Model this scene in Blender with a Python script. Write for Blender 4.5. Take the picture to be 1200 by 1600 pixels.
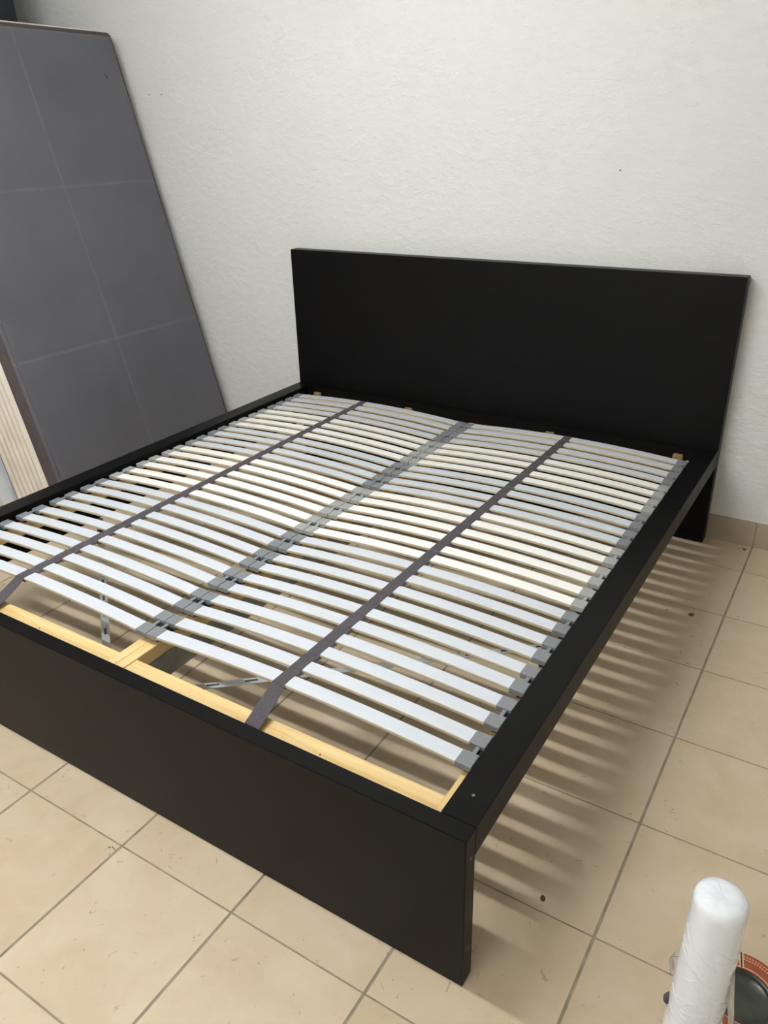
import bpy, bmesh, math, random
from mathutils import Matrix, Vector, noise

for o in list(bpy.data.objects):
    bpy.data.objects.remove(o, do_unlink=True)
scene = bpy.context.scene
COL = scene.collection
random.seed(7)

# ------------------------------------------------------------------ camera
F_PX = 1218.185
CAM = Vector((0.4009, -0.8485, 1.4505))
YAW, PITCH, ROLL = 0.5722, 1.1195, -0.0275
cam_data = bpy.data.cameras.new('camera')
cam = bpy.data.objects.new('camera', cam_data)
COL.objects.link(cam)
cam_data.sensor_fit = 'HORIZONTAL'
cam_data.sensor_width = 36.0
cam_data.lens = F_PX * 36.0 / 1200.0
cam_data.clip_start = 0.02
cam.matrix_world = (Matrix.Translation(CAM) @ Matrix.Rotation(YAW, 4, 'Z')
                    @ Matrix.Rotation(PITCH, 4, 'X') @ Matrix.Rotation(ROLL, 4, 'Z'))
scene.camera = cam

# ------------------------------------------------------------------ world, exposure
world = bpy.data.worlds.new('world')
scene.world = world
world.use_nodes = True
world.node_tree.nodes['Background'].inputs[0].default_value = (0.75, 0.8, 0.9, 1)
world.node_tree.nodes['Background'].inputs[1].default_value = 0.05
vs = scene.view_settings
vs.view_transform = 'Standard'
vs.look = 'None'
vs.gamma = 1.0
vs.use_curve_mapping = False
vs.exposure = 0.0
LAMP_STRENGTH = 155.0          # emission of the fluorescent diffusers
LAMP_COLOUR = (0.97, 0.985, 0.98, 1)

# ------------------------------------------------------------------ materials
def new_mat(name):
    m = bpy.data.materials.new(name)
    m.use_nodes = True
    nt = m.node_tree
    return m, nt, nt.nodes['Principled BSDF']

def N(nt, kind, **kw):
    n = nt.nodes.new(kind)
    for k, v in kw.items():
        setattr(n, k, v)
    return n

def mapping(nt, scale=(1, 1, 1), rot=(0, 0, 0), coord='Object'):
    tc = N(nt, 'ShaderNodeTexCoord')
    mp = N(nt, 'ShaderNodeMapping')
    mp.inputs['Scale'].default_value = scale
    mp.inputs['Rotation'].default_value = rot
    nt.links.new(tc.outputs[coord], mp.inputs['Vector'])
    return mp

def noise_tex(nt, mp, scale, detail=4, rough=0.5, dist=0.0):
    n = N(nt, 'ShaderNodeTexNoise')
    n.inputs['Scale'].default_value = scale
    n.inputs['Detail'].default_value = detail
    n.inputs['Roughness'].default_value = rough
    n.inputs['Distortion'].default_value = dist
    nt.links.new(mp.outputs[0], n.inputs['Vector'])
    return n

def ramp(nt, src, stops):
    r = N(nt, 'ShaderNodeValToRGB')
    el = r.color_ramp.elements
    while len(el) < len(stops):
        el.new(0.5)
    for e, (p, c) in zip(el, stops):
        e.position = p
        e.color = (*c, 1)
    nt.links.new(src, r.inputs[0])
    return r

def bump(nt, bsdf, src, strength, dist):
    b = N(nt, 'ShaderNodeBump')
    b.inputs['Strength'].default_value = strength
    b.inputs['Distance'].default_value = dist
    nt.links.new(src, b.inputs['Height'])
    nt.links.new(b.outputs[0], bsdf.inputs['Normal'])
    return b

def mul(nt, a, b, fac=1.0):
    x = N(nt, 'ShaderNodeMix', data_type='RGBA', blend_type='MULTIPLY')
    x.inputs[0].default_value = fac
    nt.links.new(a, x.inputs[6])
    nt.links.new(b, x.inputs[7])
    return x.outputs[2]

def plain(name, col, rough=0.5, spec=0.5, metallic=0.0, var=0.12, scale=30.0, bstr=0.0, stretch=(1, 1, 1)):
    m, nt, b = new_mat(name)
    mp = mapping(nt, stretch)
    n = noise_tex(nt, mp, scale, 5)
    lo = tuple(max(0, c * (1 - var)) for c in col)
    hi = tuple(min(1, c * (1 + var)) for c in col)
    r = ramp(nt, n.outputs[0], [(0.3, lo), (0.7, hi)])
    nt.links.new(r.outputs[0], b.inputs['Base Color'])
    b.inputs['Roughness'].default_value = rough
    b.inputs['Specular IOR Level'].default_value = spec
    b.inputs['Metallic'].default_value = metallic
    if bstr:
        bump(nt, b, n.outputs[0], bstr, 0.002)
    return m

# textured plaster wall
def mat_wall():
    m, nt, b = new_mat('rough_plaster')
    mp = mapping(nt, (1, 1, 1.5))
    big = noise_tex(nt, mp, 1.3, 4, 0.6)
    c1 = ramp(nt, big.outputs[0], [(0.3, (0.672, 0.668, 0.632)), (0.55, (0.682, 0.69, 0.672)), (0.75, (0.68, 0.68, 0.648))])
    fine = noise_tex(nt, mp, 70, 6, 0.65, 0.6)
    spots = noise_tex(nt, mp, 24, 3, 0.5)
    mask = ramp(nt, spots.outputs[0], [(0.42, (0.35, 0.35, 0.35)), (0.62, (1, 1, 1))])
    hgt = mul(nt, fine.outputs[0], mask.outputs[0])
    nt.links.new(c1.outputs[0], b.inputs['Base Color'])
    b.inputs['Roughness'].default_value = 0.85
    b.inputs['Specular IOR Level'].default_value = 0.25
    bump(nt, b, hgt, 0.75, 0.006)
    return m

def mat_tile():
    m, nt, b = new_mat('beige_ceramic_tile')
    mp = mapping(nt)
    tc = N(nt, 'ShaderNodeTexCoord')
    info = N(nt, 'ShaderNodeObjectInfo')
    off = N(nt, 'ShaderNodeVectorMath', operation='ADD')
    sc = N(nt, 'ShaderNodeVectorMath', operation='SCALE')
    comb = N(nt, 'ShaderNodeCombineXYZ')
    for i in range(3):
        nt.links.new(info.outputs['Random'], comb.inputs[i])
    nt.links.new(comb.outputs[0], sc.inputs[0])
    sc.inputs['Scale'].default_value = 37.0
    nt.links.new(tc.outputs['Object'], off.inputs[0])
    nt.links.new(sc.outputs[0], off.inputs[1])
    cloud = noise_tex(nt, off, 7.0, 6, 0.6, 0.4)
    c1 = ramp(nt, cloud.outputs[0], [(0.3, (0.53, 0.418, 0.285)), (0.5, (0.58, 0.468, 0.33)), (0.72, (0.62, 0.518, 0.384))])
    pit = noise_tex(nt, off, 42.0, 4, 0.55, 1.2)
    c2 = ramp(nt, pit.outputs[0], [(0.27, (0.66, 0.62, 0.55)), (0.34, (1, 1, 1))])
    tint = ramp(nt, info.outputs['Random'], [(0.0, (0.95, 0.95, 0.94)), (1.0, (1.0, 1.0, 1.0))])
    c = mul(nt, c1.outputs[0], c2.outputs[0])
    c = mul(nt, c, tint.outputs[0])
    nt.links.new(c, b.inputs['Base Color'])
    b.inputs['Roughness'].default_value = 0.42
    b.inputs['Specular IOR Level'].default_value = 0.4
    bump(nt, b, pit.outputs[0], 0.08, 0.001)
    return m

def mat_blackwood(name, axis):
    m, nt, b = new_mat(name)
    st = {'x': (1.2, 45, 45), 'y': (45, 1.2, 45)}[axis]
    mp = mapping(nt, st)
    n = noise_tex(nt, mp, 3.0, 6, 0.65)
    c = ramp(nt, n.outputs[0], [(0.30, (0.0014, 0.0014, 0.0017)), (0.62, (0.0029, 0.0028, 0.0031)), (0.8, (0.0075, 0.0068, 0.0068))])
    nt.links.new(c.outputs[0], b.inputs['Base Color'])
    b.inputs['Roughness'].default_value = 0.42
    b.inputs['Specular IOR Level'].default_value = 0.17
    bump(nt, b, n.outputs[0], 0.12, 0.0008)
    return m

def mat_pine(name, axis):
    m, nt, b = new_mat(name)
    st = {'x': (1.5, 22, 22), 'y': (22, 1.5, 22), 'z': (22, 22, 1.5)}[axis]
    mp = mapping(nt, st)
    n = noise_tex(nt, mp, 2.2, 5, 0.6, 0.6)
    c = ramp(nt, n.outputs[0], [(0.3, (0.66, 0.42, 0.16)), (0.5, (0.80, 0.58, 0.27)), (0.75, (0.86, 0.67, 0.36))])
    nt.links.new(c.outputs[0], b.inputs['Base Color'])
    b.inputs['Roughness'].default_value = 0.55
    bump(nt, b, n.outputs[0], 0.1, 0.0006)
    return m

M = {}
M['wall'] = mat_wall()
M['ceiling'] = plain('ceiling_paint', (0.80, 0.79, 0.76), 0.9, 0.2, var=0.02, scale=4)
M['tile'] = mat_tile()
M['grout'] = plain('grey_grout', (0.29, 0.24, 0.185), 0.9, 0.2, var=0.25, scale=25)
M['skirt'] = plain('taupe_skirting_tile', (0.40, 0.33, 0.245), 0.45, 0.4, var=0.07, scale=9)
M['wood_x'] = mat_blackwood('black_brown_veneer_x', 'x')
M['wood_y'] = mat_blackwood('black_brown_veneer_y', 'y')
M['pine_x'] = mat_pine('pine_x', 'x')
M['pine_y'] = mat_pine('pine_y', 'y')
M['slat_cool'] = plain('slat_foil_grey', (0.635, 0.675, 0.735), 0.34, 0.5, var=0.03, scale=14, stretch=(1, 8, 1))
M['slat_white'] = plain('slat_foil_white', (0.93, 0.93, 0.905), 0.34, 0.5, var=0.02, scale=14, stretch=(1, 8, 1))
M['slat_edge'] = plain('birch_edge', (0.55, 0.485, 0.375), 0.6, 0.3, var=0.12, scale=40, stretch=(1, 1, 12))
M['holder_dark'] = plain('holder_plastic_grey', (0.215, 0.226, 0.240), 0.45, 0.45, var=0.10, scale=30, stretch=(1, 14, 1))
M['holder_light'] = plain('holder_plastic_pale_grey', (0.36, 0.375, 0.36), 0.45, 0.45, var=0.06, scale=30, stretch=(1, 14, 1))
M['lug'] = plain('black_plastic', (0.013, 0.014, 0.017), 0.5, 0.4)
M['band'] = plain('woven_band_grey', (0.083, 0.076, 0.084), 0.9, 0.15, var=0.25, scale=220, bstr=0.3)
M['steel'] = plain('galvanised_steel', (0.72, 0.74, 0.75), 0.4, 0.5, metallic=0.7, var=0.15, scale=18)
M['steel_dull'] = plain('dull_zinc_beam', (0.33, 0.335, 0.315), 0.42, 0.5, metallic=0.45, var=0.35, scale=9)
M['slot'] = plain('slot_shadow_metal', (0.05, 0.05, 0.05), 0.6)
M['pine_shaded'] = plain('shaded_pine_block', (0.30, 0.20, 0.10), 0.7, 0.3, var=0.3, scale=20)  # pine of the head-end blocks, shade put into a darker colour
M['knot'] = plain('dark_knot', (0.16, 0.085, 0.03), 0.7)
M['peg'] = plain('grey_cover_cap', (0.14, 0.135, 0.13), 0.5)
M['cream'] = plain('cream_mattress_border', (0.72, 0.655, 0.575), 0.85, 0.2, var=0.08, scale=12, bstr=0.15)
M['brown_tape'] = plain('brown_edge_tape', (0.078, 0.066, 0.066), 0.85, 0.2)
M['dark_cab'] = plain('dark_navy_laminate', (0.012, 0.015, 0.021), 0.45, 0.3)
M['white_board'] = plain('white_laminate', (0.62, 0.66, 0.69), 0.4, 0.5, var=0.02)
M['tin_dark'] = plain('dark_green_lacquer', (0.038, 0.042, 0.030), 0.3, 0.5, var=0.25, scale=60)
M['tin_orange'] = plain('orange_print', (0.30, 0.075, 0.032), 0.5, 0.4, var=0.15, scale=90)
M['tin_pink'] = plain('pale_pink_print', (0.75, 0.38, 0.25), 0.6, 0.3)
M['tin_cream'] = plain('cream_print', (0.74, 0.62, 0.42), 0.6, 0.3)
M['leaf'] = plain('dry_leaf', (0.22, 0.07, 0.03), 0.8, 0.2)
M['crumb_dark'] = plain('dirt_crumb', (0.10, 0.065, 0.03), 0.9, 0.1)
M['crumb_white'] = plain('white_crumb', (0.85, 0.84, 0.80), 0.8, 0.2)
M['lamp_body'] = plain('white_enamel', (0.8, 0.8, 0.8), 0.4)

def mat_fabric():
    m, nt, b = new_mat('grey_mattress_cloth')
    mp = mapping(nt)
    n1 = noise_tex(nt, mp, 3.0, 4)
    n2 = noise_tex(nt, mp, 400, 2)
    c = ramp(nt, n1.outputs[0], [(0.3, (0.094, 0.092, 0.105)), (0.7, (0.114, 0.112, 0.127))])
    # pale rubbed creases along the fold lines (a worn mark of the cloth itself)
    sep = N(nt, 'ShaderNodeSeparateXYZ')
    nt.links.new(mp.outputs[0], sep.inputs[0])
    def line(sock, at, w):
        a = N(nt, 'ShaderNodeMath', operation='SUBTRACT')
        nt.links.new(sock, a.inputs[0]); a.inputs[1].default_value = at
        ab = N(nt, 'ShaderNodeMath', operation='ABSOLUTE'); nt.links.new(a.outputs[0], ab.inputs[0])
        mr = N(nt, 'ShaderNodeMapRange', interpolation_type='SMOOTHSTEP')
        mr.inputs[1].default_value = w; mr.inputs[2].default_value = 0.0
        mr.inputs[3].default_value = 0.0; mr.inputs[4].default_value = 1.0
        nt.links.new(ab.outputs[0], mr.inputs[0])
        return mr.outputs[0]
    ls = [line(sep.outputs['Y'], 0.0, 0.009), line(sep.outputs['Z'], 0.662, 0.011), line(sep.outputs['Z'], 1.322, 0.011)]
    s = ls[0]
    for l in ls[1:]:
        mx = N(nt, 'ShaderNodeMath', operation='MAXIMUM')
        nt.links.new(s, mx.inputs[0]); nt.links.new(l, mx.inputs[1]); s = mx.outputs[0]
    patch = noise_tex(nt, mp, 5.0, 4, 0.7)
    pr = N(nt, 'ShaderNodeMapRange'); pr.inputs[1].default_value = 0.35; pr.inputs[2].default_value = 0.75
    pr.inputs[3].default_value = 0.03; pr.inputs[4].default_value = 0.6
    nt.links.new(patch.outputs[0], pr.inputs[0])
    mm = N(nt, 'ShaderNodeMath', operation='MULTIPLY')
    nt.links.new(s, mm.inputs[0]); nt.links.new(pr.outputs[0], mm.inputs[1])
    x = N(nt, 'ShaderNodeMix', data_type='RGBA')
    nt.links.new(mm.outputs[0], x.inputs[0]); nt.links.new(c.outputs[0], x.inputs[6])
    x.inputs[7].default_value = (0.19, 0.19, 0.205, 1)
    nt.links.new(x.outputs[2], b.inputs['Base Color'])
    b.inputs['Roughness'].default_value = 0.85
    b.inputs['Specular IOR Level'].default_value = 0.2
    b.inputs['Sheen Weight'].default_value = 0.15
    bump(nt, b, n2.outputs[0], 0.15, 0.0006)
    return m
M['fabric'] = mat_fabric()

def mat_film(name, trans, col):
    m, nt, b = new_mat(name)
    mp = mapping(nt, (1, 1, 0.35))
    n = noise_tex(nt, mp, 45, 4, 0.55, 1.0)
    c = ramp(nt, n.outputs[0], [(0.3, tuple(v * 0.93 for v in col)), (0.7, col)])
    nt.links.new(c.outputs[0], b.inputs['Base Color'])
    b.inputs['Roughness'].default_value = 0.13
    b.inputs['Transmission Weight'].default_value = trans
    b.inputs['IOR'].default_value = 1.45
    b.inputs['Coat Weight'].default_value = 0.5
    b.inputs['Coat Roughness'].default_value = 0.06
    bump(nt, b, n.outputs[0], 0.12, 0.003)
    return m
M['film'] = mat_film('stretch_film_layers', 0.0, (0.84, 0.88, 0.95))
_b = M['film'].node_tree.nodes['Principled BSDF']
_b.inputs['Subsurface Weight'].default_value = 0.7
_b.inputs['Subsurface Radius'].default_value = (1, 1, 1)
_b.inputs['Subsurface Scale'].default_value = 0.03
M['film_clear'] = mat_film('loose_clear_film', 0.85, (0.92, 0.93, 0.94))
M['card'] = plain('cardboard_core', (0.45, 0.35, 0.24), 0.8)

def mat_emit(name, col, strength):
    m, nt, b = new_mat(name)
    b.inputs['Base Color'].default_value = (0.9, 0.9, 0.9, 1)
    b.inputs['Emission Color'].default_value = col
    b.inputs['Emission Strength'].default_value = strength
    return m
M['diffuser'] = mat_emit('lit_diffuser', LAMP_COLOUR, LAMP_STRENGTH)
M['diffuser_dim'] = mat_emit('old_tube_diffuser', LAMP_COLOUR, LAMP_STRENGTH * 0.72)

# ------------------------------------------------------------------ helpers
def tag(o, label=None, cat=None, group=None, kind=None):
    if label: o['label'] = label
    if cat: o['category'] = cat
    if group: o['group'] = group
    if kind: o['kind'] = kind
    return o

def empty(name, loc=(0, 0, 0)):
    o = bpy.data.objects.new(name, None)
    o.empty_display_size = 0.1
    o.location = loc
    COL.objects.link(o)
    return o

def link(name, me, mats, parent=None, loc=None):
    if not isinstance(mats, (list, tuple)):
        mats = [mats]
    if not me.materials:
        for m in mats:
            me.materials.append(M[m])
    o = bpy.data.objects.new(name, me)
    COL.objects.link(o)
    if loc is not None:
        o.location = loc
    if parent:
        o.parent = parent
    return o

def add_box(bm, x0, x1, y0, y1, z0, z1, mi=0):
    vs_ = [bm.verts.new(p) for p in ((x0, y0, z0), (x1, y0, z0), (x1, y1, z0), (x0, y1, z0),
                                     (x0, y0, z1), (x1, y0, z1), (x1, y1, z1), (x0, y1, z1))]
    fs = []
    for idx in ((3, 2, 1, 0), (4, 5, 6, 7), (0, 1, 5, 4), (1, 2, 6, 5), (2, 3, 7, 6), (3, 0, 4, 7)):
        f = bm.faces.new([vs_[i] for i in idx])
        f.material_index = mi
        fs.append(f)
    return fs

def finish(bm, name, bevel=0.0, seg=1, smooth=False):
    bmesh.ops.recalc_face_normals(bm, faces=bm.faces)
    if bevel:
        bmesh.ops.bevel(bm, geom=list(bm.edges), offset=bevel, segments=seg, affect='EDGES', clamp_overlap=True)
    me = bpy.data.meshes.new(name)
    bm.to_mesh(me)
    bm.free()
    if smooth:
        for p in me.polygons:
            p.use_smooth = True
    return me

def box_obj(name, b, mats, parent=None, bevel=0.0, seg=1):
    """b = x0,x1,y0,y1,z0,z1 in world; origin at the box's base centre"""
    cx, cy, cz = (b[0] + b[1]) / 2, (b[2] + b[3]) / 2, b[4]
    bm = bmesh.new()
    add_box(bm, b[0] - cx, b[1] - cx, b[2] - cy, b[3] - cy, 0, b[5] - cz)
    return link(name, finish(bm, name, bevel, seg), mats, parent, (cx, cy, cz))

def lathe(bm, prof, n=48, mi=0, cap_top=False, cap_bot=False):
    rings = []
    for r, z in prof:
        rings.append([bm.verts.new((r * math.cos(2 * math.pi * k / n), r * math.sin(2 * math.pi * k / n), z)) for k in range(n)])
    for a, b in zip(rings, rings[1:]):
        for k in range(n):
            f = bm.faces.new((a[k], a[(k + 1) % n], b[(k + 1) % n], b[k]))
            f.material_index = mi
    if cap_top: bm.faces.new(rings[-1]).material_index = mi
    if cap_bot: bm.faces.new(rings[0][::-1]).material_index = mi
    return rings

# ------------------------------------------------------------------ room shell
X0, X1, Y0, Y1, H = -3.70, 1.75, -3.05, 2.10, 2.75
S, PHI, OX, OY = 0.3309, 0.0043, -0.1511, -0.1058

floor = tag(box_obj('floor', (X0 - .25, X1 + .25, Y0 - .25, Y1 + .25, -0.12, -0.0015), 'grout'), kind='structure')
TH = 0.0015
bm = bmesh.new()
add_box(bm, -S / 2 + .0028, S / 2 - .0028, -S / 2 + .0018, S / 2 - .0018, 0, TH)
tile_me = finish(bm, 'tile', 0.0007)
tile_me.materials.append(M['tile'])
c, s = math.cos(PHI), math.sin(PHI)
for i in range(-11, 6):
    for j in range(-9, 7):
        x, y = (i + .5) * S, (j + .5) * S
        px, py = OX + c * x - s * y, OY + s * x + c * y
        if px < X0 - .12 or px > X1 + .12 or py < Y0 - .12:
            continue
        t = bpy.data.objects.new('tile', tile_me)
        COL.objects.link(t)
        t.parent = floor
        t.matrix_parent_inverse = Matrix.Translation(floor.location).inverted()
        t.location = (px, py, -TH)
        t.rotation_euler = (0, 0, PHI)

tag(box_obj('wall_back', (X0 - .15, X1 + .15, Y1, Y1 + .15, 0, H), 'wall'), kind='structure')
tag(box_obj('wall_left', (X0 - .15, X0, Y0, Y1, 0, H), 'wall'), kind='structure')
tag(box_obj('wall_right', (X1, X1 + .15, Y0, Y1, 0, H), 'wall'), kind='structure')
tag(box_obj('wall_front', (X0 - .15, X1 + .15, Y0 - .15, Y0, 0, H), 'wall'), kind='structure')
tag(box_obj('ceiling', (X0 - .15, X1 + .15, Y0 - .15, Y1 + .15, H, H + .12), 'ceiling'), kind='structure')

# skirting of cut tiles; joints line up with the floor tiles
SKH, SKT = 0.101, 0.0085
sk = tag(box_obj('baseboard_back', (X0, X1, Y1 - .0065, Y1, 0, SKH - .001), 'grout'), kind='structure')
def skirt_piece(x0, x1):
    if x1 - x0 < .02: return
    p = box_obj('tile', (x0, x1, Y1 - SKT, Y1 - .0065, 0, SKH), 'skirt', None, 0.0008)
    p.parent = sk
    p.matrix_parent_inverse = Matrix.Translation(sk.location).inverted()
for i in range(-12, 7):
    a = OX + i * S - PHI * 2.2
    skirt_piece(max(a + .0015, X0), min(a + S - .0015, X1))
for nm, b in (('baseboard_left', (X0, X0 + SKT, Y0, Y1 - SKT, 0, SKH)), ('baseboard_right', (X1 - SKT, X1, Y0, Y1 - SKT, 0, SKH)),
              ('baseboard_front', (X0 + SKT, X1 - SKT, Y0, Y0 + SKT, 0, SKH))):
    tag(box_obj(nm, b, 'skirt', None, 0.0008), kind='structure')
# lip of plaster above the skirting
bm = bmesh.new()
add_box(bm, X0 + .01, X1 - .01, -.006, 0, 0, .006)
pl = link('trim_1', finish(bm, 'plaster_lip', 0.0018), 'wall', None, (0, Y1, SKH))
tag(pl, kind='structure')

# ------------------------------------------------------------------ ceiling lamps (out of view, above the bed's foot end)
def lamp(x, y, length, label, mat='diffuser'):
    r = tag(empty('ceiling_lamp', (x, y, H)), label, 'lamp')
    box = lambda n, b, m, bev: box_obj(n, b, m, r, bev)
    o = box('housing', (-length / 2 - .03, length / 2 + .03, -.075, .075, -.045, 0), 'lamp_body', .004)
    o = box('diffuser', (-length / 2, length / 2, -.028, .028, -.085, -.046), mat, .006)
lamp(-1.30, 0.0, 1.5, 'long fluorescent ceiling lamp over the foot end of the bed')
lamp(-0.70, -2.285, 1.5, 'long fluorescent ceiling lamp over the empty floor away from the bed', 'diffuser_dim')

# ------------------------------------------------------------------ bed frame
W, L, HF, HH, TF, THB = 1.92, 2.088, 0.38, 0.994, 0.038, 0.052
RW, RD = 0.069, 0.067          # rail width on top, depth of the outer lip
bed = tag(empty('bed_frame', (-W / 2, L / 2, 0)),
          'black-brown double bed frame with tall plain headboard standing against the plaster wall', 'bed')
INV = Matrix.Translation(bed.location).inverted()
def bed_part(o, parent=None):
    o.parent = parent or bed
    base = parent.matrix_world if parent else None
    o.matrix_parent_inverse = INV if parent is None else (INV @ Matrix.Identity(4))
    return o
def bpart(name, b, mats, bevel=0.0012, seg=2):
    o = box_obj(name, b, mats, None, bevel, seg)
    o.parent = bed
    o.matrix_parent_inverse = INV
    return o

footboard = bpart('footboard', (-W, 0, 0, TF - .0004, 0, HF), 'wood_x')
headboard = bpart('headboard', (-W, 0, L - THB, L, 0, HH), 'wood_x')
def rail(side):
    bm = bmesh.new()
    # L-shaped profile extruded along y: deep inner board, shallow outer lip
    pr = [(0, HF), (0, HF - RD), (-.028, HF - RD), (-.028, .3), (-.045, .3), (-.045, .22), (-RW, .22), (-RW, HF)]
    y0, y1 = TF, L - THB
    xs = (lambda x: x) if side > 0 else (lambda x: -W - x)
    a = [bm.verts.new((xs(x), y0, z)) for x, z in pr]
    b = [bm.verts.new((xs(x), y1, z)) for x, z in pr]
    n = len(pr)
    for k in range(n):
        bm.faces.new((a[k], a[(k + 1) % n], b[(k + 1) % n], b[k]))
    bm.faces.new(a[::-1]); bm.faces.new(b)
    o = link('side_rail', finish(bm, 'side_rail', 0.001, 2), 'wood_y')
    o.parent = bed; o.matrix_parent_inverse = INV
    return o
rail(1); rail(-1)
bpart('head_rail', (-W + RW, -RW, 2.000, L - THB, .22, HF), 'wood_x')
mid = bpart('mid_beam', (-.984, -.936, TF, 2.0, .226, .2995), 'steel_dull', .003)
# small pine support blocks at the head end
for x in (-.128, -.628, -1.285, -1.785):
    bpart('support_block', (x - .018, x + .018, 1.985, 2.0, .31, .359), 'pine_shaded', .003)
# dark ledges screwed to the rails, carrying the slatted bases
for x0, x1 in ((-.084, -.0692), (-W + .0692, -W + .084)):
    bpart('support_ledge', (x0, x1, TF + .001, 1.999, .284, .2995), 'wood_y', .001)
# galvanised stiffening straps running from the beam's foot end out to the rails
def strap(p, q, z):
    p, q = Vector(p), Vector(q)
    d = (q - p); ln = d.length; d.normalize()
    ang = math.atan2(d.y, d.x)
    bm = bmesh.new()
    add_box(bm, 0, ln, -.011, .011, 0, .003)
    o = link('steel_strap', finish(bm, 'steel_strap', .0006), 'steel')
    o.location = (p.x, p.y, z); o.rotation_euler = (0, 0, ang)
    o.parent = bed; o.matrix_parent_inverse = INV
    k = .07
    while k < ln - .05:
        bm = bmesh.new()
        add_box(bm, k, k + .032, -.0035, .0035, .003, .0033)
        sl = link('slot', finish(bm, 'slot'), 'slot', o)
        k += .095
strap((-.985 + .03, .115), (-.075, .885), .219)
strap((-1.03, .085), (-1.846, .735), .219)
# grey cover caps on the end of the footboard and headboard
def cap(x, y, z, axis='x'):
    bm = bmesh.new()
    bmesh.ops.create_cone(bm, cap_ends=True, segments=16, radius1=.0035, radius2=.003, depth=.0016)
    o = link('cover_cap', finish(bm, 'cover_cap'), 'peg')
    o.location = (x, y, z)
    o.rotation_euler = (0, math.pi / 2, 0) if axis == 'x' else (0, 0, 0)
    o.parent = bed; o.matrix_parent_inverse = INV
for z in (.325, .09):
    cap(.0006, TF / 2, z)
cap(-.036, .10, HF + .0006, 'z')

# ------------------------------------------------------------------ slatted bases
SLAT_Y = []
y = .1915
for k in range(14):
    SLAT_Y += [y, y + .061]
    y += .061 + .0658
ZE, CAMB = .3635, .0175
SW, ST = .038, .008
# zones counted from the foot: 10 grey, 6 white, 4 grey, 4 white, 4 grey
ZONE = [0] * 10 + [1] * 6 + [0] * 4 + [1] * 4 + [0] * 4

def slat_mesh(half, zone):
    bm = bmesh.new()
    n = 14
    rings = []
    bv = .0012
    sec = [(-SW / 2 + bv, 0), (-SW / 2, -bv), (-SW / 2, -ST + bv), (-SW / 2 + bv, -ST),
           (SW / 2 - bv, -ST), (SW / 2, -ST + bv), (SW / 2, -bv), (SW / 2 - bv, 0)]
    for i in range(n + 1):
        t = -1 + 2 * i / n
        z = CAMB * (1 - t * t)
        rings.append([bm.verts.new((t * half, yy, z + zz)) for yy, zz in sec])
    m = len(sec)
    for a, b in zip(rings, rings[1:]):
        for k in range(m):
            f = bm.faces.new((a[k], b[k], b[(k + 1) % m], a[(k + 1) % m]))
            f.material_index = 0 if k in (7, 3) else 1
            f.smooth = k in (7, 3)
            for e in f.edges:
                if e.verts[0] in a and e.verts[1] in b or e.verts[1] in a and e.verts[0] in b:
                    e.smooth = False
    for r in (rings[0], rings[-1]):
        bm.faces.new(r).material_index = 1
    me = finish(bm, 'slat')
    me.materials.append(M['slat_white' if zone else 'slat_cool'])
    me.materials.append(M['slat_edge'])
    return me

def holder_mesh(zone):
    """two sleeves joined by a narrow bridge; local x points outwards from the base's middle"""
    bm = bmesh.new()
    gap = .061
    for yy in (-gap / 2, gap / 2):
        # the sleeve slopes with the slat end: a slightly tapered block
        w = .0193
        v = []
        for x, zt, zb in ((-.0175, .0022, -.0125), (.0175, .0005, -.0125)):
            for y_ in (-w, w):
                v.append((x, yy + y_, zt, zb))
        P = [bm.verts.new((a[0], a[1], a[3])) for a in v] + [bm.verts.new((a[0], a[1], a[2])) for a in v]
        for idx in ((0, 1, 3, 2), (4, 6, 7, 5), (0, 2, 6, 4), (1, 5, 7, 3), (0, 4, 5, 1), (2, 3, 7, 6)):
            bm.faces.new([P[i] for i in idx])
    add_box(bm, -.0005, .0085, -gap / 2 + .020, gap / 2 - .020, -.0065, -.0012)
    me = finish(bm, 'slat_holder', .0007, 1)
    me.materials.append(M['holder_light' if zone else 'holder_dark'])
    return me

bm = bmesh.new()
add_box(bm, -.004, .0172, -.040, .040, -.0259, -.0126)
add_box(bm, .0095, .0172, -.012, .012, -.0126, -.007)
lug_me = finish(bm, 'holder_foot', .0015)
lug_me.materials.append(M['lug'])
HOLD = [holder_mesh(0), holder_mesh(1)]

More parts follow.
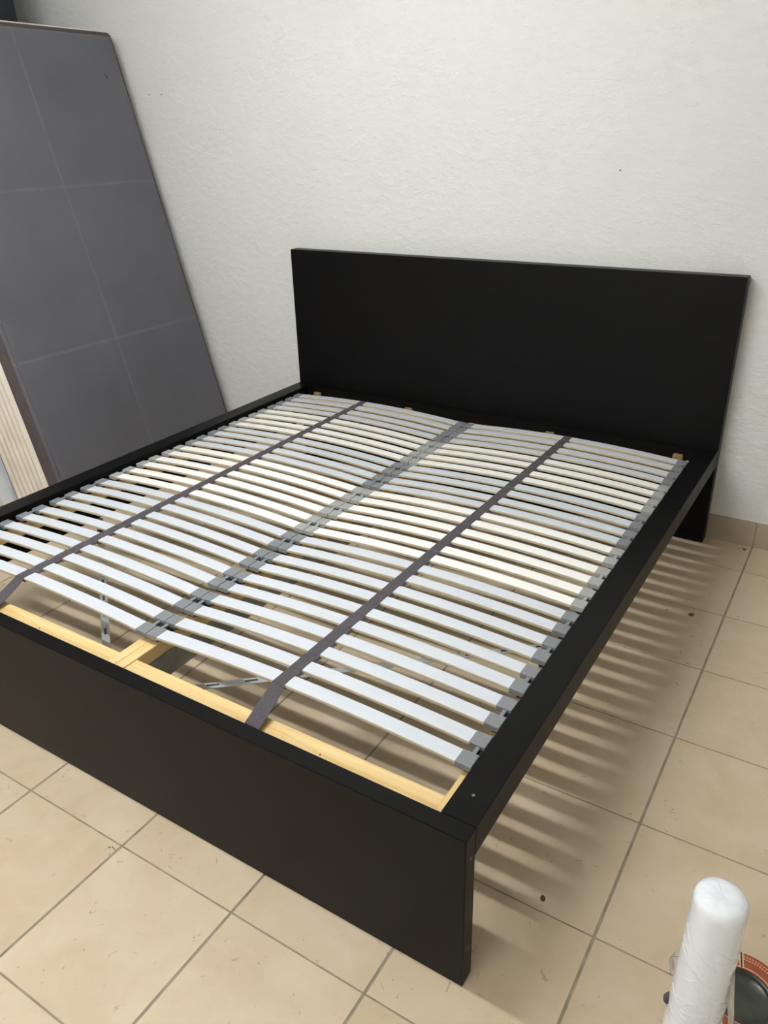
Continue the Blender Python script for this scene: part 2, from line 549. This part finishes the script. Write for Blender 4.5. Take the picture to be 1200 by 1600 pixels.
def band_mesh(x_pts, xm, half, under):
    """woven band threaded along the slats: follows the slat tops and sinks a little between them,
    then runs down to the pine end board at the foot"""
    bm = bmesh.new()
    prof = []
    def ztop(x):
        t = (x - xm) / half
        return ZE + CAMB * (1 - t * t)
    xb = lambda y_: x_pts[0] + (x_pts[1] - x_pts[0]) * (y_ - .19) / 1.71
    zt0 = ztop(xb(.19))
    for k, yy in enumerate(SLAT_Y):
        zt = ztop(xb(yy))
        if not under:
            prof += [(yy - SW / 2 - .004, zt - .0035, 1.12), (yy - SW / 2, zt + .0006, 1.0), (yy, zt + .0010, .95), (yy + SW / 2, zt + .0006, 1.0), (yy + SW / 2 + .004, zt - .0035, 1.12)]
        else:
            prof += [(yy - SW / 2 - .004, zt - .0052, 1.4), (yy - SW / 2, zt - ST - .0024, 1.2), (yy + SW / 2, zt - ST - .0024, 1.2), (yy + SW / 2 + .004, zt - .0052, 1.4)]
    if not under:
        zt = zt0
        foot = [(.042, .3365, 1.3), (.07, .3448, 1.3), (.10, .3535, 1.28), (.13, .3622, 1.24), (.155, zt - .0095, 1.18)]
        prof = foot + prof[0:]
    hw = .0155
    th = .0008
    rings = []
    for yy, z, w in prof:
        x = xb(yy) + (0 if under else .013 * max(0, .165 - yy) / .12)
        dz = 2 * CAMB * ((x - xm) / half) / half  # keep the band flat to the slat
        r = []
        for sx, sz in ((-1, -th), (1, -th), (1, th), (-1, th)):
            r.append(bm.verts.new((x + sx * hw * w, yy, z + sz - dz * sx * hw * w)))
        rings.append(r)
    for a, b in zip(rings, rings[1:]):
        for k in range(4):
            bm.faces.new((a[k], b[k], b[(k + 1) % 4], a[(k + 1) % 4]))
    bm.faces.new(rings[0]); bm.faces.new(rings[-1])
    return finish(bm, 'band')

def slatted_base(xo, xi, band_x, label):
    """xo: outer x (by the rail), xi: inner x (at the bed's middle)"""
    xm = (xo + xi) / 2
    root = tag(empty('slatted_base', (xm, 1.02, .30)), label, 'bed slats', 'slatted bed bases')
    inv = Matrix.Translation(root.location).inverted()
    def put(o, par=None):
        o.parent = par or root
        if par is None:
            o.matrix_parent_inverse = inv
        return o
    out = 1 if xo > xi else -1
    half = abs(xo - xi) / 2 - .014
    # pine frame
    for nm, a, b in (('side_beam', xo - out * .0215, xo + out * .0055), ('side_beam', xi, xi + out * .0275)):
        put(box_obj(nm, (min(a, b), max(a, b), TF + .0015, 1.998, .300, .3375), 'pine_y', None, .0012))
    lo, hi = min(xo - out * .022, xi + out * .028), max(xo - out * .022, xi + out * .028)
    fb = put(box_obj('end_board', (lo, hi, TF + .0015, .114, .300, .3345), 'pine_x', None, .0012))
    put(box_obj('end_board', (lo, hi, 1.925, 1.983, .300, .3345), 'pine_x', None, .0012))
    # small dark knots and a nail in the foot board
    for kx, ky in ((.22, .072), (.68, .080)):
        bm = bmesh.new()
        bmesh.ops.create_cone(bm, cap_ends=True, segments=10, radius1=.0024, radius2=.0018, depth=.0012)
        o = link('knot', finish(bm, 'knot'), 'knot')
        o.parent = fb
        o.matrix_parent_inverse = Matrix.Translation(fb.location).inverted() 
        o.location = (lo + kx * (hi - lo) , ky, .3348)
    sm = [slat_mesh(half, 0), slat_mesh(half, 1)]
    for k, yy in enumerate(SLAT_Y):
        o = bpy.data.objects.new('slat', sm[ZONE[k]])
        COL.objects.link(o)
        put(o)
        o.location = (xm, yy, ZE)
    for k in range(14):
        yy = (SLAT_Y[2 * k] + SLAT_Y[2 * k + 1]) / 2
        for xc, rz in ((xo - out * .0175, 0 if out > 0 else math.pi), (xi + out * .0180, math.pi if out > 0 else 0)):
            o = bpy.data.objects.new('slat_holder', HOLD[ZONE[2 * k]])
            COL.objects.link(o)
            put(o)
            o.location = (xc, yy, ZE + .0008)
            o.rotation_euler = (0, 0, rz)
            f = bpy.data.objects.new('holder_foot', lug_me)
            COL.objects.link(f)
            f.parent = o
    put(link('band', band_mesh(band_x, xm, half, False), 'band'))
    put(link('band_underside', band_mesh(band_x, xm, half, True), 'band'))
    return root

slatted_base(-.0765, -.9605, (-.541, -.525),
             'slatted base of white and grey slats beside the rail facing the bare tiled floor')
slatted_base(-W + .0765, -.9615, (-1.452, -1.470),
             'slatted base of white and grey slats beside the rail next to the leaning mattress')

# ------------------------------------------------------------------ mattress leaning on the dark cabinet
MX0, MK = -2.3795, 0.2606
tilt = math.atan(MK)
MU0, MU1, MV = 0.982, 2.032, 1.952
MW = .335
mat_root = tag(empty('mattress', (MX0, (MU0 + MU1) / 2, 0.0)),
               'grey-bottomed mattress with cream ribbed sides leaning upright on the dark cabinet', 'mattress')
mat_root.rotation_euler = (0, -tilt, 0)   # local z runs up the slope, local x out of the grey face
hu = (MU1 - MU0) / 2
def rrect(o, r, n=6):
    """rounded rectangle in local (y, z), grown by o"""
    pts = []
    a, b0, b1 = hu + o, max(0, -o), MV + o
    rr = max(.004, r + .4 * o)
    for cy, cz, a0 in ((a - rr, b1 - rr, 0), (-a + rr, b1 - rr, 90), (-a + rr, b0 + rr, 180), (a - rr, b0 + rr, 270)):
        for k in range(n + 1):
            t = math.radians(a0 + 90 * k / n)
            pts.append((cy + rr * math.cos(t), cz + rr * math.sin(t)))
    return pts
def shell(name, prof, mats, smooth=True, cap0=False, cap1=False):
    """prof: list of (depth behind the face, outline growth)"""
    bm = bmesh.new()
    rings = []
    for w, o in prof:
        rings.append([bm.verts.new((-w, y_, z_)) for y_, z_ in rrect(o, .012)])
    n = len(rings[0])
    for a, b in zip(rings, rings[1:]):
        for k in range(n):
            bm.faces.new((a[k], a[(k + 1) % n], b[(k + 1) % n], b[k]))
    if cap0: bm.faces.new(rings[0])
    if cap1: bm.faces.new(rings[-1])
    o = link(name, finish(bm, name, smooth=smooth), mats, mat_root)
    return o
# grey cloth underside with pressed fold lines, wrapped round the edge
bm = bmesh.new()
nu, nv = 54, 100
grid = []
for j in range(nv + 1):
    row = []
    for i in range(nu + 1):
        y_ = -hu + .012 + (2 * hu - .024) * i / nu
        z_ = .012 + (MV - .024) * j / nv
        d = min(abs(y_) / .014, abs(z_ - .668) / .014, abs(z_ - 1.322) / .014)
        groove = -.0022 * max(0, 1 - d)
        e = min(y_ + hu, hu - y_, z_, MV - z_)
        edge = -.010 * max(0, 1 - e / .035) ** 2
        wob = .0025 * noise.noise((y_ * 3, z_ * 3, .3))
        row.append(bm.verts.new((groove + edge + wob, y_, z_)))
    grid.append(row)
for j in range(nv):
    for i in range(nu):
        bm.faces.new((grid[j][i], grid[j][i + 1], grid[j + 1][i + 1], grid[j + 1][i]))
link('base_panel', finish(bm, 'base_panel', smooth=True), 'fabric', mat_root)
shell('base_edge', [(.006, -.012), (.009, -.006), (.013, -.001), (.016, .001)], 'fabric')
shell('edge_tape', [(.015, .000), (.022, .013), (.032, .023), (.042, .027), (.050, .026)], 'brown_tape')
prof = []
ribs = 7
w0, w1 = .049, MW - .014
for r in range(ribs):
    a = w0 + (w1 - w0) * r / ribs
    d = (w1 - w0) / ribs
    amp = (.016, .013, .012, .011, .011, .010, .010)[r]
    for q in range(6):
        t = q / 6
        prof.append((a + d * t, .026 + amp * math.sin(math.pi * t) ** .6))
prof.append((w1, .026))
shell('side_border', prof, 'cream')
shell('edge_tape', [(w1, .026), (w1 + .004, .029), (w1 + .009, .024), (w1 + .011, .012)], 'brown_tape')
shell('top_panel', [(w1 + .010, .012), (MW, -.004)], 'cream', cap1=True)
# little torn spot on the cloth
bm = bmesh.new()
add_box(bm, -.0006, .0012, -.002, .002, -.010, .010)
t = link('tear', finish(bm, 'tear', .0004), 'lug', mat_root)
t.location = (.0015, hu - .108, 1.775)
t.rotation_euler = (.45, 0, 0)

# ------------------------------------------------------------------ dark cabinet behind the mattress
cx1 = -3.222
CY0, CY1 = .55, 1.809
cab = tag(empty('wardrobe', ((X0 + .012 + cx1) / 2, (CY0 + CY1) / 2, 0)),
          'tall dark laminate wardrobe that the grey mattress leans on', 'wardrobe')
ci = Matrix.Translation(cab.location).inverted()
def cpart(name, b, mats, bevel=.0015):
    o = box_obj(name, b, mats, None, bevel)
    o.parent = cab; o.matrix_parent_inverse = ci
    return o
cpart('body', (X0 + .012, cx1 - .019, CY0, CY1, .06, 2.36), 'dark_cab')
cpart('plinth', (X0 + .03, cx1 - .05, CY0 + .02, CY1 - .02, 0, .06), 'dark_cab')
ymid = (CY0 + CY1) / 2
cpart('door', (cx1 - .018, cx1, CY0 + .002, ymid - .0015, .062, 2.358), 'dark_cab')
cpart('door', (cx1 - .018, cx1, ymid + .0015, CY1 - .002, .062, 2.358), 'dark_cab')

# white board standing between mattress and cabinet
wb_root = empty('white_board', (-2.74, 1.3, 0))
wb_root.rotation_euler = (0, -math.atan(.262), 0)
tag(wb_root, 'white laminate board propped behind the mattress, against the dark wardrobe', 'board')
bm = bmesh.new(); add_box(bm, -.046, 0, -.40, .40, 0, 1.46)
link('panel', finish(bm, 'panel', .001), 'white_board', wb_root)
bm = bmesh.new(); add_box(bm, -.046, 0, -.402, -.4002, 0, 1.46)
link('edge_strip', finish(bm, 'edge_strip', .0004), 'white_board', wb_root)

# ------------------------------------------------------------------ roll of stretch film
RX, RY, RH = .384, .046, .455
roll = tag(empty('stretch_film_roll', (RX, RY, 0)),
           'upright roll of clear stretch film in wrinkled wrapping standing on the tiles', 'plastic film')
bm = bmesh.new()
n, m = 200, 260
rnd = random.Random(3)
CREASE = []
for q in range(44):
    a0 = math.radians(rnd.uniform(200, 345)); z0 = rnd.uniform(.16, .40)
    ln = rnd.uniform(.012, .045); dr = rnd.choice((-1, -1, -1, 1)) * rnd.uniform(.35, 1.0)
    CREASE.append((a0 * .041, z0, math.cos(dr) * ln, math.sin(dr) * ln, rnd.uniform(.0010, .0020)))
def crease(u, z):
    h = 0
    for u0, z0, du, dz, amp in CREASE:
        if abs(u - u0) > .06 or abs(z - z0) > .06: continue
        t = ((u - u0) * du + (z - z0) * dz) / (du * du + dz * dz)
        tc_ = min(1, max(0, t))
        d2 = (u - u0 - tc_ * du) ** 2 + (z - z0 - tc_ * dz) ** 2
        h = max(h, amp * math.exp(-d2 / (2 * .0011 ** 2)))
    return h
rings = []
prof = []
for j in range(m + 1):
    z = RH * j / m
    r = .0375 + .0055 * (1 - z / RH) ** .8
    if z > RH - .016:
        q = (z - (RH - .016)) / .016
        r -= .008 * (1 - math.sqrt(max(0, 1 - q * q)))
    prof.append((r, z))
for r, z in prof:
    ring = []
    for k in range(n):
        a = 2 * math.pi * k / n
        p = Vector((math.cos(a) * 2.2 , math.sin(a) * 2.2, z * 14 + a * 1.2))
        # diagonal pulls and creases of the wrapping
        w = noise.noise(p * .9) * .0010 + crease(a * .041, z)
        ring.append(bm.verts.new(((r + w) * math.cos(a), (r + w) * math.sin(a), z)))
    rings.append(ring)
for a, b in zip(rings, rings[1:]):
    for k in range(n):
        bm.faces.new((a[k], a[(k + 1) % n], b[(k + 1) % n], b[k]))
# folded-over top, nearly closed
last = rings[-1]
for rr, dz in ((.026, .0028), (.017, .0040), (.008, .0036), (.003, .0030)):
    ring = [bm.verts.new((rr * math.cos(2 * math.pi * k / n), rr * math.sin(2 * math.pi * k / n),
                          RH + dz + .0016 * noise.noise((math.cos(2 * math.pi * k / n) * 2, math.sin(2 * math.pi * k / n) * 2, rr * 120)))) for k in range(n)]
    for k in range(n):
        bm.faces.new((last[k], last[(k + 1) % n], ring[(k + 1) % n], ring[k]))
    last = ring
bm.faces.new(last)
bm.faces.new(rings[0][::-1])
link('film_body', finish(bm, 'film_body', smooth=True), 'film', roll)
# loose outer flap of clear film hanging off the side
def sheet(name, pts, width_dir, widths, mats, th=.0006, sub=10):
    bm = bmesh.new()
    L_ = []
    for i, (p, w) in enumerate(zip(pts, widths)):
        p = Vector(p); d = Vector(width_dir).normalized()
        row = []
        for q in range(sub + 1):
            t = q / sub - .5
            wob = .0025 * noise.noise((i * .7, t * 5, 2.0))
            row.append(p + d * w * t + Vector((wob, -wob, wob * .5)))
        L_.append(row)
    f = [[bm.verts.new(v) for v in r] for r in L_]
    for i in range(len(f) - 1):
        for q in range(sub):
            bm.faces.new((f[i][q], f[i][q + 1], f[i + 1][q + 1], f[i + 1][q]))
    bmesh.ops.solidify(bm, geom=bm.faces, thickness=th)
    return link(name, finish(bm, name, smooth=True), mats, roll)
sheet('loose_flap', [(.0385, -.012, .33), (.040, -.012, .30), (.043, -.012, .27), (.048, -.012, .245), (.052, -.012, .215), (.055, -.014, .18), (.060, -.014, .13), (.063, -.014, .06), (.064, -.014, .004)],
      (.55, .83, 0), [.004, .010, .014, .014, .013, .018, .022, .026, .03], 'film_clear')
sheet('film_curl', [(-.034, -.006, .305), (-.040, -.010, .310), (-.046, -.012, .306), (-.0475, -.012, .296), (-.045, -.011, .283), (-.043, -.010, .268), (-.0445, -.010, .258)],
      (.3, .95, .1), [.008, .012, .014, .014, .012, .011, .006], 'film_clear', sub=6)
bm = bmesh.new()
lathe(bm, [(.001, 0), (.006, .002), (.0085, .010), (.0075, .020), (.004, .027), (.001, .029)], 14, 0, True, True)
kn = link('film_knot', finish(bm, 'film_knot', smooth=True), 'band', roll)
kn.location = (-.042, -.004, .185); kn.rotation_euler = (.15, .25, 0)

# ------------------------------------------------------------------ round tin with an orange printed rim
TX, TY, TZ = .447, .190, .085
tin = tag(empty('round_tin', (TX, TY, 0)), 'round dark tin with orange dotted rim on the tiles behind the film roll', 'tin')
bm = bmesh.new()
lathe(bm, [(.080, 0), (.0842, .003), (.0842, TZ - .012), (.0850, TZ - .010)], 64, 0, False, True)
link('body', finish(bm, 'body', smooth=True), 'tin_dark', tin)
bm = bmesh.new()
lathe(bm, [(.0850, TZ - .010), (.0862, TZ - .005), (.0857, TZ - .001), (.0842, TZ), (.0535, TZ), (.0525, TZ - .0015)], 64)
rim = link('rim', finish(bm, 'rim', smooth=False), 'tin_orange', tin)
bm = bmesh.new()
lathe(bm, [(.0857, TZ - .0008), (.0850, TZ + .0007), (.0840, TZ + .0004)], 64)
link('rim_edge', finish(bm, 'rim_edge', smooth=True), 'tin_cream', rim)
bm = bmesh.new()
lathe(bm, [(.0555, TZ + .0002), (.0545, TZ + .0008), (.0535, TZ - .0002)], 64)
link('inner_edge', finish(bm, 'inner_edge', smooth=True), 'tin_pink', rim)
bm = bmesh.new()
lathe(bm, [(.0535, TZ - .001), (.0525, TZ - .005), (.046, TZ - .006), (.0445, TZ - .004), (.043, TZ - .006), (.010, TZ - .005)], 64, 0, True)
link('lid', finish(bm, 'lid', smooth=True), 'tin_dark', tin)
# dots: two rows round the rim, one joined print
bm = bmesh.new()
for rr, of in ((.0770, 0), (.0715, 0)):
    for k in range(100):
        a = 2 * math.pi * (k + of) / 100
        bmesh.ops.create_circle(bm, cap_ends=True, segments=6, radius=.0015,
                                matrix=Matrix.Translation((rr * math.cos(a), rr * math.sin(a), TZ + .0003)))
d = link('dot_print', finish(bm, 'dot_print'), 'tin_pink', rim)
d['kind'] = 'stuff'
for k in range(5):
    a = math.radians(101 + 72 * k)
    for nm, off, wd, mt in (('rim_stripe', -.0026, .0016, 'tin_cream'), ('rim_stripe', 0, .0030, 'tin_dark'), ('rim_stripe', .0026, .0016, 'tin_cream')):
        bm = bmesh.new()
        add_box(bm, .0538, .0845, off - wd / 2, off + wd / 2, TZ + .0002, TZ + .0007)
        o = link(nm, finish(bm, nm), mt, rim)
        o.rotation_euler = (0, 0, a)

# ------------------------------------------------------------------ litter on the floor
def crumb(name, x, y, size, mat, label, cat, flat=.35, seed=0):
    bm = bmesh.new()
    bmesh.ops.create_icosphere(bm, subdivisions=2, radius=size)
    for v in bm.verts:
        k = 1 + .45 * noise.noise(v.co / size * 1.2 + Vector((seed, 0, 0)))
        v.co = Vector((v.co.x * k * 1.3, v.co.y * k, v.co.z * k * flat))
    zmin = min(v.co.z for v in bm.verts)
    for v in bm.verts: v.co.z -= zmin
    o = link(name, finish(bm, name, smooth=True), mat)
    o.location = (x, y, 0)
    o.rotation_euler = (0, 0, seed)
    tag(o, label, cat)
crumb('leaf_scrap', .079, 1.503, .0085, 'leaf', 'reddish dry leaf scrap on the tiles near the slat shadows', 'leaf', .2, 1)
crumb('paper_crumb', .129, 2.076, .005, 'crumb_white', 'tiny white crumb by the skirting tiles beside the headboard', 'crumb', .4, 2)
crumb('dirt_crumb', .148, 2.056, .005, 'crumb_dark', 'small dark crumb in front of the skirting tiles', 'crumb', .4, 3)
crumb('dirt_crumb', 0.003, 1.494, .0025, 'crumb_dark', 'tiny dark speck between slat shadows near the leaf scrap', 'crumb', .5, 4)
crumb('dirt_crumb', .059, .256, .0055, 'crumb_dark', 'brown dirt crumb on the floor beside the end of the footboard', 'crumb', .3, 5)

# ------------------------------------------------------------------ small marks: nail holes in the plaster, chipped glaze on the floor
wall = bpy.data.objects['wall_back']
for x, z, r in ((-.480, 1.3165, .0032), (-2.753, 1.645, .003), (-2.672, 1.6416, .003)):
    bm = bmesh.new()
    bmesh.ops.create_cone(bm, cap_ends=True, segments=10, radius1=r, radius2=r * .7, depth=.0016)
    o = link('nail_hole', finish(bm, 'nail_hole'), 'crumb_dark', wall)
    o.matrix_parent_inverse = Matrix.Translation(wall.location).inverted()
    o.location = (x, Y1 - .0006, z)
    o.rotation_euler = (math.pi / 2, 0, 0)
def chip(x, y, pts, w):
    bm = bmesh.new()
    prev = None
    for k, (dx, dy) in enumerate(pts):
        ww = w * (1 - .6 * abs(2 * k / (len(pts) - 1) - 1))
        row = [bm.verts.new((dx, dy - ww, .0)), bm.verts.new((dx, dy - ww, .0003)), bm.verts.new((dx, dy + ww, .0003)), bm.verts.new((dx, dy + ww, 0))]
        if prev:
            for q in range(4):
                bm.faces.new((prev[q], prev[(q + 1) % 4], row[(q + 1) % 4], row[q]))
        else:
            bm.faces.new(row)
        prev = row
    bm.faces.new(prev)
    o = link('chip', finish(bm, 'chip'), 'crumb_dark', floor)
    o.matrix_parent_inverse = Matrix.Translation(floor.location).inverted()
    o.location = (x, y, .0001)
chip(-0.8325, -0.1268, [(-0.0043, -0.0118), (-0.0063, -0.0048), (-0.0054, 0.0009), (0.0, 0.0), (0.0009, 0.0047), (0.0077, 0.0036), (0.0164, 0.0016)], .0014)
chip(-0.8196, -0.1396, [(0.0008, -0.0025), (0.0, 0.0), (-0.0009, 0.0025)], .002)
